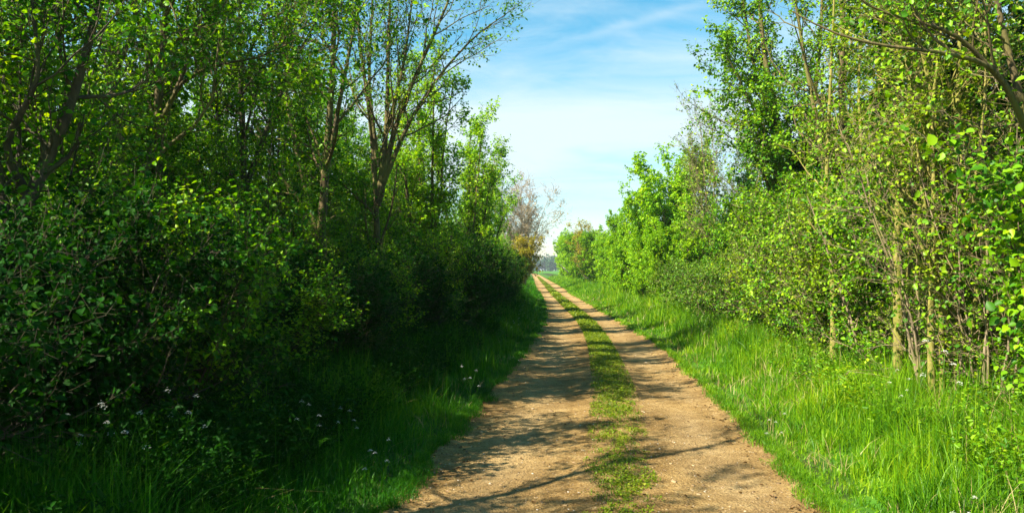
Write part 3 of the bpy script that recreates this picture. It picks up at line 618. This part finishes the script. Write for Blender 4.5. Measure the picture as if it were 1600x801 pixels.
tk = tree('thicket', lW, 'shrub', (4.75, 8.6), auto_stems(9, 3.8, 1.1, .02, base=.3, wob=.16), M_hazel, M_twig, b1=9, L1=.9, a1=.9, b2=4, L2=.4, b3=3, L3=.2, per=2, size=.045, t0=.15, up=.1, twigmin=.002, clip=False, group=gW, stem_name='stem')
for k, (x_, y_) in enumerate([(4.9, 7.9), (5.4, 9.6)]): dup(tk, (x_, y_, .12), 1.3*k+1, .85+.1*k, lW, gW)
gX = 'dark filler shrubs added for shade deep inside the right hedge'; lX = 'dark filler shrub added for shade deep inside the right hedge'
iv = tree('dark_filler_shrub', lX, 'shrub', right(6.8, 4.0), auto_stems(7, 5.0, .9, .03, base=.3), M_shade, M_barkd, b1=16, L1=.9, a1=.9, b2=7, L2=.42, b3=4, L3=.2, per=7, size=.058, t0=.02, up=.2, clip=False, group=gX)  # added dark leaved shrubs, make the hedge interior look shaded
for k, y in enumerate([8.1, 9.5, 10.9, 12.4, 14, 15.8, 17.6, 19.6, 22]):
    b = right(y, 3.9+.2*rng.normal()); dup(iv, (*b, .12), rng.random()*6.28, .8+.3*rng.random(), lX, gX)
# brambles
reseed(63)
gB = 'brambles below the right hedge'; lbB = 'low mound of brownish green bramble under the right hedge'
br = tree('bramble', lbB, 'bramble', right(20, 2.3), [(np.stack([np.cos(a)*np.linspace(.05, 1.1, 14), np.sin(a)*np.linspace(.05, 1.1, 14), 1.3*np.sin(np.linspace(0, 2.6, 14))], 1), .012) for a in np.arange(0, 6.2, .7)],
     M_bramble, M_twig, b1=12, L1=.5, b2=4, L2=.25, b3=3, L3=.14, per=5, size=.05, t0=.1, clip=False, group=gB, stem_name='stem')
for k, y in enumerate([18.6, 21.3, 22.6, 24, 25.4]):
    b = right(y, 2.3+.2*rng.normal()); dup(br, (*b, .12), rng.random()*6.28, (1, 1, .95+.3*rng.random()), lbB, gB)

# ------------------------------------------------------------------ grass
def blades(x, y, z, h, w, lean, flop=.5):
    M = len(x); a = rng.random(M)*6.283; K = 4
    dx, dy = np.cos(a), np.sin(a); fa = a+math.pi/2+rng.normal(size=M)*.5; wx, wy = np.cos(fa), np.sin(fa)
    V = np.empty((M, K, 2, 3))
    for k in range(K):
        t = k/(K-1); bend = lean*h*(t**2); hh = h*t*(1-flop*lean*t*.6); ww = w*(1-t)**.6*.5+w*.04
        cx = x+dx*bend; cy = y+dy*bend; cz = z+hh
        V[:, k, 0] = np.stack([cx-wx*ww, cy-wy*ww, cz], 1); V[:, k, 1] = np.stack([cx+wx*ww, cy+wy*ww, cz], 1)
    b = (np.arange(M)*K*2)[:, None, None]+(np.arange(K-1)*2)[None, :, None]
    Q = (b+np.array([0, 1, 3, 2])[None, None]).reshape(-1, 4)
    return V.reshape(-1, 3), Q, np.repeat(np.clip(rng.random(M)*1.1-.15+.7*(fbm(x*1.5, y*1.5, 77)-.45), -.3, 1.2), K*2)
def sample_y(n, lo, hi, p=1.25):
    u = rng.random(n); q = 1-p
    return (lo**q+u*(hi**q-lo**q))**(1/q)
def verge(name, side, n, hfun, mat, width, tall):
    reseed(70+side)
    y = sample_y(n, 2.8, 150); u = rng.random(n)**.85*width
    u = u-.05+.10*(fbm(y*1.7, y*0+side*9, 41)-.5)*2*(u < .4)
    x = edL(y)-u if side == 0 else edR(y)+u
    cl = fbm(x*2.2, y*2.2, 51); h = hfun(u)*(0.25+2.6*cl**2)*(1+.35*rng.normal(size=n)); h = np.clip(h, .03, tall)
    far = np.maximum(1, y/8); w = .0068*far**.8*(.5+.9*rng.random(n)+1.1*(rng.random(n) < .12)); lean = np.clip(.45+.4*rng.normal(size=n), .02, 1.6)
    bag = Bag(); bag.add(*blades(x, y, ground_z(x, y)-.01, h, w, lean))
    m_ = 26000; y = sample_y(m_, 2.8, 60, 1.5); tt = y*2.3; u = -.20*rng.random(m_)**1.6*np.clip(fbm(tt, tt*0+side*4, 21)*2.2-.5, 0, 1)+.12*rng.random(m_)
    x = edL(y)-u if side == 0 else edR(y)+u; z = np.maximum(ground_z(x, y), track_z(x, y))-.006
    bag.add(*blades(x, y, z, (.03+.07*rng.random(m_))*(.5+fbm(x*4, y*4, 6)), .005*np.maximum(1, y/7)**.85, np.clip(.7+.4*rng.normal(size=m_), .1, 1.5))); me = bag.mesh(name, mat)
    return tag(link(name, me), label=None, kind='stuff')
o = verge('verge_grass', 1, 170000, lambda u: .05+.30*np.clip((u-.15)/1.5, 0, 1), M_grass, 2.9, .75)
tag(o, 'bright green sunlit grass of the right verge', 'grass')
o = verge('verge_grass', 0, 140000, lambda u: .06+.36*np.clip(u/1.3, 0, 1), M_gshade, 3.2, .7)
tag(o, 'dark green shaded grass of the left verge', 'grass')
M_straw = leaf_mat('dry_blade', [(.20, .15, .06), (.34, .27, .11), (.46, .38, .18)], trans=.2)
bag = Bag()
for side in (0, 1):
    reseed(270+side); n = 6000 if side else 2500; y = sample_y(n, 2.9, 50, 1.4); u = 2.8*rng.random(n); k = fbm(y*1.1, u*1.3, 14) > .42; y, u = y[k], u[k]; n = len(y)
    x = edL(y)-u if side == 0 else edR(y)+u
    bag.add(*blades(x, y, ground_z(x, y), (.12+.38*np.clip(u/1.8, 0, 1))*(.4+.8*rng.random(n)), .006*np.maximum(1, y/8)**.8, np.clip(.7+.6*rng.normal(size=n), .1, 2.2), .4))
tag(link('dry_grass', bag.mesh('dry_grass', M_straw)), 'dry straw coloured blades among the verge grass', 'grass', kind='stuff')
reseed(272); n = 900; y = sample_y(n, 3.2, 30, 1.5); t = rng.random(n); t = np.where(rng.random(n) < .7, np.where(rng.random(n) < .5, t*.12, 1-t*.12), t); x = edL(y)+(edR(y)-edL(y))*t
ax = rng.normal(size=(n, 3))*[1, 1, .2]; bag = Bag(); bag.add(*leaves(np.stack([x, y, track_z(x, y)+.012], 1), ax, np.array([0, 0, 1.])+rng.normal(size=(n, 3))*.3, .022+.02*rng.random(n), .5, .2))
M_dry = leaf_mat('dead_leaf', [(.08, .045, .02), (.16, .09, .035), (.28, .18, .08)], trans=.1)
tag(link('fallen_leaves', bag.mesh('fallen_leaves', M_dry)), 'scattered brown fallen leaves along the track edges', 'leaf litter', kind='stuff')
# middle strip: short tufts in patches
reseed(75)
n = 90000; y = sample_y(n, 3.0, 190, 1.4); t = rng.random(n); a, c = stL(y), stR(y); x = a+(c-a)*(.5+(t-.5)*1.3)
dens = .55*fbm(x*2.6, y*1.6, 90)+.5*fbm(x*9, y*7, 92)+.35*np.clip((y-9)/9, -.35, 1)-1.1*np.abs(t-.5)**2; k = dens > np.where(y < 7, .17, np.where(y < 16, .19, .12))+.40*rng.random(n)*np.where(y < 16, 1, .4); x, y = x[k], y[k]; n = len(x)
h = (.012+.038*rng.random(n))*(.5+fbm(x*3, y*3, 12))*np.clip(y/12, .8, 1.6); far = np.maximum(1, y/7)
bag = Bag(); bag.add(*blades(x, y, track_z(x, y)-.003, h, .0055*far**.85, np.clip(.8+.4*rng.normal(size=n), .1, 1.6)))
n = 16000; y = sample_y(n, 3.0, 60, 1.5); t = rng.random(n); a, c = stL(y), stR(y); x = a+(c-a)*(.5+(t-.5)*1.2); k = .5*fbm(x*2.6, y*1.6, 90)+.5*fbm(x*9, y*7, 92)-.3*np.abs(t-.5) > .42; x, y = x[k], y[k]; n = len(x)
ax = rng.normal(size=(n, 3)); ax[:, 2] = np.abs(ax[:, 2])*.25+.1; nn = np.array([0, 0, 1.])+rng.normal(size=(n, 3))*.35
bag.add(*leaves(np.stack([x, y, track_z(x, y)+.004+.02*rng.random(n)], 1), ax, nn, .022*np.maximum(1, y/8), .8))
tag(link('strip_grass', bag.mesh('strip_grass', M_strip)), 'short yellowish grass and moss growing between the two wheel tracks', 'grass', kind='stuff')
# broad-leaved ground cover along hedge feet and in the verges
def weeds(name, side, n, mat, lo, hi, hm, label):
    reseed(80+side); y = sample_y(n, 3, 60, 1.3); u = lo+(hi-lo)*rng.random(n); x = edL(y)-u if side == 0 else edR(y)+u
    k = fbm(x*1.4, y*1.4, 60+side) > .45; x, y, u = x[k], y[k], u[k]; n = len(x); z0 = ground_z(x, y); h = hm*(.4+.8*rng.random(n))*(.3+fbm(x*1.4, y*1.4, 60+side))
    S = np.stack([np.stack([x+.1*h*q*rng.normal(size=n), y+.1*h*q*rng.normal(size=n), z0+h*q], 1) for q in (0, .35, .7, 1)], 1)
    bag = Bag(); bag.add(*tubes(S, np.repeat(np.array([[.002, .0018, .0015, .001]]), n, 0), 3)); leaf_out(bag, S, 9, .04, t0=.2, wr=.5, droop=.1, spread=.01)
    tag(link(name, bag.mesh(name, mat)), label, 'undergrowth', kind='stuff')
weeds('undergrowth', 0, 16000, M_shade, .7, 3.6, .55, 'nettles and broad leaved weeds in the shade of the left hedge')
weeds('undergrowth', 1, 9000, M_grass, 1.0, 4.6, .45, 'nettles and broad leaved weeds between the right verge and its hedge')

# ------------------------------------------------------------------ pebbles
reseed(90)
n = 11000; y = sample_y(n, 3.2, 30, 1.6); x = edL(y)+(edR(y)-edL(y))*rng.random(n); s = .003+.006*rng.random(n)**3+.0035*(rng.random(n) < .03)*4*rng.random(n)
oct_ = np.array([[1, 0, 0], [0, 1, 0], [-1, 0, 0], [0, -1, 0], [.6, .6, .6], [-.6, .6, .6], [-.6, -.6, .6], [.6, -.6, .6]], float)
V = oct_[None]*(1+.35*rng.normal(size=(n, 8, 1)))*s[:, None, None]*np.array([1, 1, .7]); an = rng.random(n)*6.28
ca, sa = np.cos(an)[:, None], np.sin(an)[:, None]; V = np.stack([V[..., 0]*ca-V[..., 1]*sa, V[..., 0]*sa+V[..., 1]*ca, V[..., 2]], -1)
V += np.stack([x, y, track_z(x, y)], 1)[:, None]; b = (np.arange(n)*8)[:, None]
Q = np.concatenate([b+np.array([q]) for q in ([0, 1, 5, 4], [1, 2, 6, 5], [2, 3, 7, 6], [3, 0, 4, 7], [4, 5, 6, 7])])
m, nt, N_, L_ = newmat('pebble'); out = N_.new('ShaderNodeOutputMaterial'); pb = N_.new('ShaderNodeBsdfPrincipled'); pb.inputs['Roughness'].default_value = .9
at = N_.new('ShaderNodeAttribute'); at.attribute_name = 'rnd'; r = ramp(N_, [(0, (.10, .06, .025)), (.5, (.22, .14, .06)), (.85, (.36, .26, .14)), (1, (.5, .44, .36))]); L_.new(at.outputs['Fac'], r.inputs[0]); L_.new(r.outputs[0], pb.inputs['Base Color']); L_.new(pb.outputs[0], out.inputs[0])
bag = Bag(); bag.add(V.reshape(-1, 3), Q, np.repeat(rng.random(n), 8))
tag(link('gravel', bag.mesh('gravel', m)), 'loose pale gravel lying on the wheel tracks', 'gravel', kind='stuff')

# ------------------------------------------------------------------ cow parsley
M_white, nt, N_, L_ = newmat('white_petal'); out = N_.new('ShaderNodeOutputMaterial'); pb = N_.new('ShaderNodeBsdfPrincipled'); pb.inputs['Base Color'].default_value = (.68, .68, .60, 1); pb.inputs['Roughness'].default_value = .7; L_.new(pb.outputs[0], out.inputs[0])
def parsley(label, group, loc, mat):
    root = empty('cow_parsley', (*loc, float(ground_z(*loc))), label, 'wildflower', group)
    S = [np.array([[0, 0, -.03], [.01, .0, .25], [0, .015, .5], [.015, .01, .68]])]
    heads = []
    for k in range(5):
        a = k*2.4; t = .3+.08*k; p = np.array([0, 0, t]); e = p+np.array([np.cos(a)*.14, np.sin(a)*.14, .26+.05*rng.random()])
        S.append(np.stack([p, p*.6+e*.4+[0, 0, -.02], p*.25+e*.75, e])); heads.append(e)
    heads.append(S[0][-1]); S = np.array(S); bag = Bag(); bag.add(*tubes(S, np.repeat(np.array([[.004, .0035, .003, .002]]), len(S), 0), 5)); link('stem', bag.mesh('parsley_stem', mat), root)
    lf = Bag()
    for k in range(7):
        a = k*1.9; p = np.array([0, 0, .08+.05*k]); q = np.stack([p+np.array([np.cos(a), np.sin(a), .45])*r_ for r_ in (0, .08, .16, .24)])[None]
        Bq, Rq = spawn(q, np.full((1, 4), .002), 10, .2, 1, .07, 1.1, K=4, up=0, curl=.1, fall=.6); lf.add(*tubes(q, np.full((1, 4), .002), 3)); leaf_out(lf, Bq, 7, .018, wr=.5, spread=.004)
    link('leaf', lf.mesh('parsley_leaf', mat), root)
    for e in heads[:5]:
        m_ = 11; hb = Bag()
        a = np.arange(m_)*2.4; rr = .026*np.sqrt(np.arange(m_)/m_); c = e+np.stack([rr*np.cos(a), rr*np.sin(a), .03-(rr/.026)**2*.022+.004*rng.normal(size=m_)], 1)
        for cc in c: 
            q = 7; aa = rng.random(q)*6.28; off = np.stack([.008*np.cos(aa)*rng.random(q), .008*np.sin(aa)*rng.random(q), .004*rng.random(q)], 1)
            hb.add(*leaves(cc+off, rng.normal(size=(q, 3))*[1, 1, .2], np.array([0, 0, 1.])+rng.normal(size=(q, 3))*.8, .0045, 1.0))
        link('flower_head', hb.mesh('parsley_head', M_white), root)
    return root
reseed(95)
gp = 'cow parsley in the shade of the left verge'; lp = 'white flowering cow parsley in the dark left verge'
cp = parsley(lp, gp, (-2.9, 5.6), M_gshade)
for (px, py) in [(38, 566), (75, 565), (98, 556), (120, 605), (235, 590), (245, 578), (140, 655), (198, 655), (292, 628), (485, 600), (545, 590), (590, 625), (735, 545), (805, 482), (815, 470), (822, 462)]:
    hh = 1080/(py-420); x_ = (px-800)/F*hh; s = .55+.3*rng.random(); dup(cp, (x_, hh, float(ground_z(x_, hh))), rng.random()*6.28, s, lp, gp)
gq = 'cow parsley in the sunny right verge'; lq = 'white flowering cow parsley in the sunny right verge'
cq = parsley(lq, gq, tuple(P(1470, 0, 6.4)[:2]), M_grass)
for (px, py) in [(1210, 645), (1405, 625), (1505, 790), (1545, 600), (1018, 480), (935, 465)]:
    hh = 1244*1.2/(py-420); x_ = (px-800)/F*hh; s = .45+.2*rng.random(); dup(cq, (x_, hh, float(ground_z(x_, hh))), rng.random()*6.28, s, lq, gq)

# ------------------------------------------------------------------ dead branches
reseed(97)
def dead_branch(label, pts, r):
    pts = np.array(pts); b = pts[0].copy(); S = resample(pts-b)[None]; rr = np.linspace(r, r*.3, 14)[None]; bag = Bag(); bag.add(*tubes(S, rr, 6, .15))
    B, Rr = spawn(S, rr, 5, .3, 1, .5*np.linalg.norm(pts[-1]-pts[0])*.5, .6, K=5, up=0, rs=.5); bag.add(*tubes(B, Rr, 4))
    tag(link('dead_branch', bag.mesh('dead_branch', M_dead, True), loc=tuple(b)), label, 'branch')
dead_branch('pale dead branch hanging out of the far right hedge', [P(887, 424, 62), P(880, 417, 61), P(874, 412, 60)], .07)
dead_branch('pale dead branch caught in the dark left hedge', [P(372, 525, 8), P(388, 500, 7.9), P(404, 478, 7.8)], .008)

# ------------------------------------------------------------------ distant wood
reseed(98)
M_wood = leaf_mat('far_foliage', [(.02, .06, .02), (.03, .09, .03), (.05, .12, .035), (.07, .15, .04)], trans=.2, clump=.05)
bag = Bag()
nt_ = 330; X = rng.uniform(-330, 420, nt_); Y = 780+rng.uniform(0, 90, nt_); H = rng.uniform(11, 19, nt_)*(.75+.5*vnoise(X/40, X*0, 3))
for i in range(nt_):
    m_ = 260; dv = nrm(rng.normal(size=(m_, 3))); rr = rng.random(m_)**.25; c = np.array([X[i], Y[i], H[i]*.52]); p = c+dv*rr[:, None]*np.array([H[i]*.36, H[i]*.36, H[i]*.48])
    bag.add(*leaves(p, rng.normal(size=(m_, 3)), np.array([0, 0, 1.])+rng.normal(size=(m_, 3))*.6, rng.uniform(1.2, 2.4, m_), .9))
tag(link('far_wood', bag.mesh('far_wood', M_wood)), 'dark bluish wood on the horizon at the end of the lane', 'woodland', kind='stuff')
print('verts', sum(len(m.vertices) for m in bpy.data.meshes))

# ------------------------------------------------------------------ air
M_air, nt, N_, L_ = newmat('air'); out = N_.new('ShaderNodeOutputMaterial'); pv = N_.new('ShaderNodeVolumePrincipled')
pv.inputs['Color'].default_value = (.82, .90, 1.0, 1); pv.inputs['Density'].default_value = .00028; pv.inputs['Anisotropy'].default_value = .2
L_.new(pv.outputs[0], out.inputs['Volume'])
x0, x1, y0, y1, z0, z1 = -3600, 3600, -450, 5100, -2.0, 30
Vv = [(x, y, z) for z in (z0, z1) for y in (y0, y1) for x in (x0, x1)]
me = bpy.data.meshes.new('haze'); me.from_pydata(Vv, [], [(0, 2, 3, 1), (4, 5, 7, 6), (0, 1, 5, 4), (2, 6, 7, 3), (0, 4, 6, 2), (1, 3, 7, 5)]); me.materials.append(M_air)
tag(link('haze', me), 'thin pale haze over the fields', 'haze', kind='stuff')

# ------------------------------------------------------------------ one label for each thing of a row
ORD = ['first', 'second', 'third', 'fourth', 'fifth', 'sixth', 'seventh', 'eighth', 'ninth', 'tenth', 'eleventh', 'twelfth', 'thirteenth', 'fourteenth', 'fifteenth', 'sixteenth', 'seventeenth', 'eighteenth', 'nineteenth',
       'twentieth', 'twenty-first', 'twenty-second', 'twenty-third', 'twenty-fourth', 'twenty-fifth', 'twenty-sixth', 'twenty-seventh', 'twenty-eighth', 'twenty-ninth', 'thirtieth', 'thirty-first', 'thirty-second']
FORM = {gL: ('%s dark shrub along the foot of the left hedge, counted from the camera', 1), gLb: ('%s leafy shrub inside the left hedge behind its trunks, counted from the camera', 1),
        gR: ('%s twiggy sunlit shrub along the right hedge foot, counted from the camera', 1), gRb: ('%s leafy shrub behind the brambles in the right hedge, counted from the camera', 1),
        gT: ('%s young maple in the back row of the left hedge, counted from the camera', 1), gF: ('%s leafy sapling before the left hedge trunks, counted from the camera', 1), gU: ('%s slim maple among the left hedge trunks, counted from the camera', 1),
        gV: ('%s tall young tree behind the right hedge, counted from the camera', 1), gW: ('%s thicket of bare brown stems in the right hedge, counted from the camera', 1),
        gX: ('%s dark filler shrub added for shade inside the right hedge, counted from the camera', 1), gB: ('%s bramble mound below the right hedge, counted from the camera', 1),
        gp: ('%s white cow parsley in the shaded left verge, counted from the left', 0), gq: ('%s white cow parsley in the sunny right verge, counted from the right', 2)}
for g, (form, ax) in FORM.items():
    bpy.context.view_layer.update()
    ms = [o for o in C.objects if o.parent is None and o.get('group') == g]
    ms.sort(key=lambda o: o.location.y if ax == 1 else (o.location.x/o.location.y)*(1 if ax == 0 else -1))
    for k, o in enumerate(ms): o['label'] = form % ORD[k]
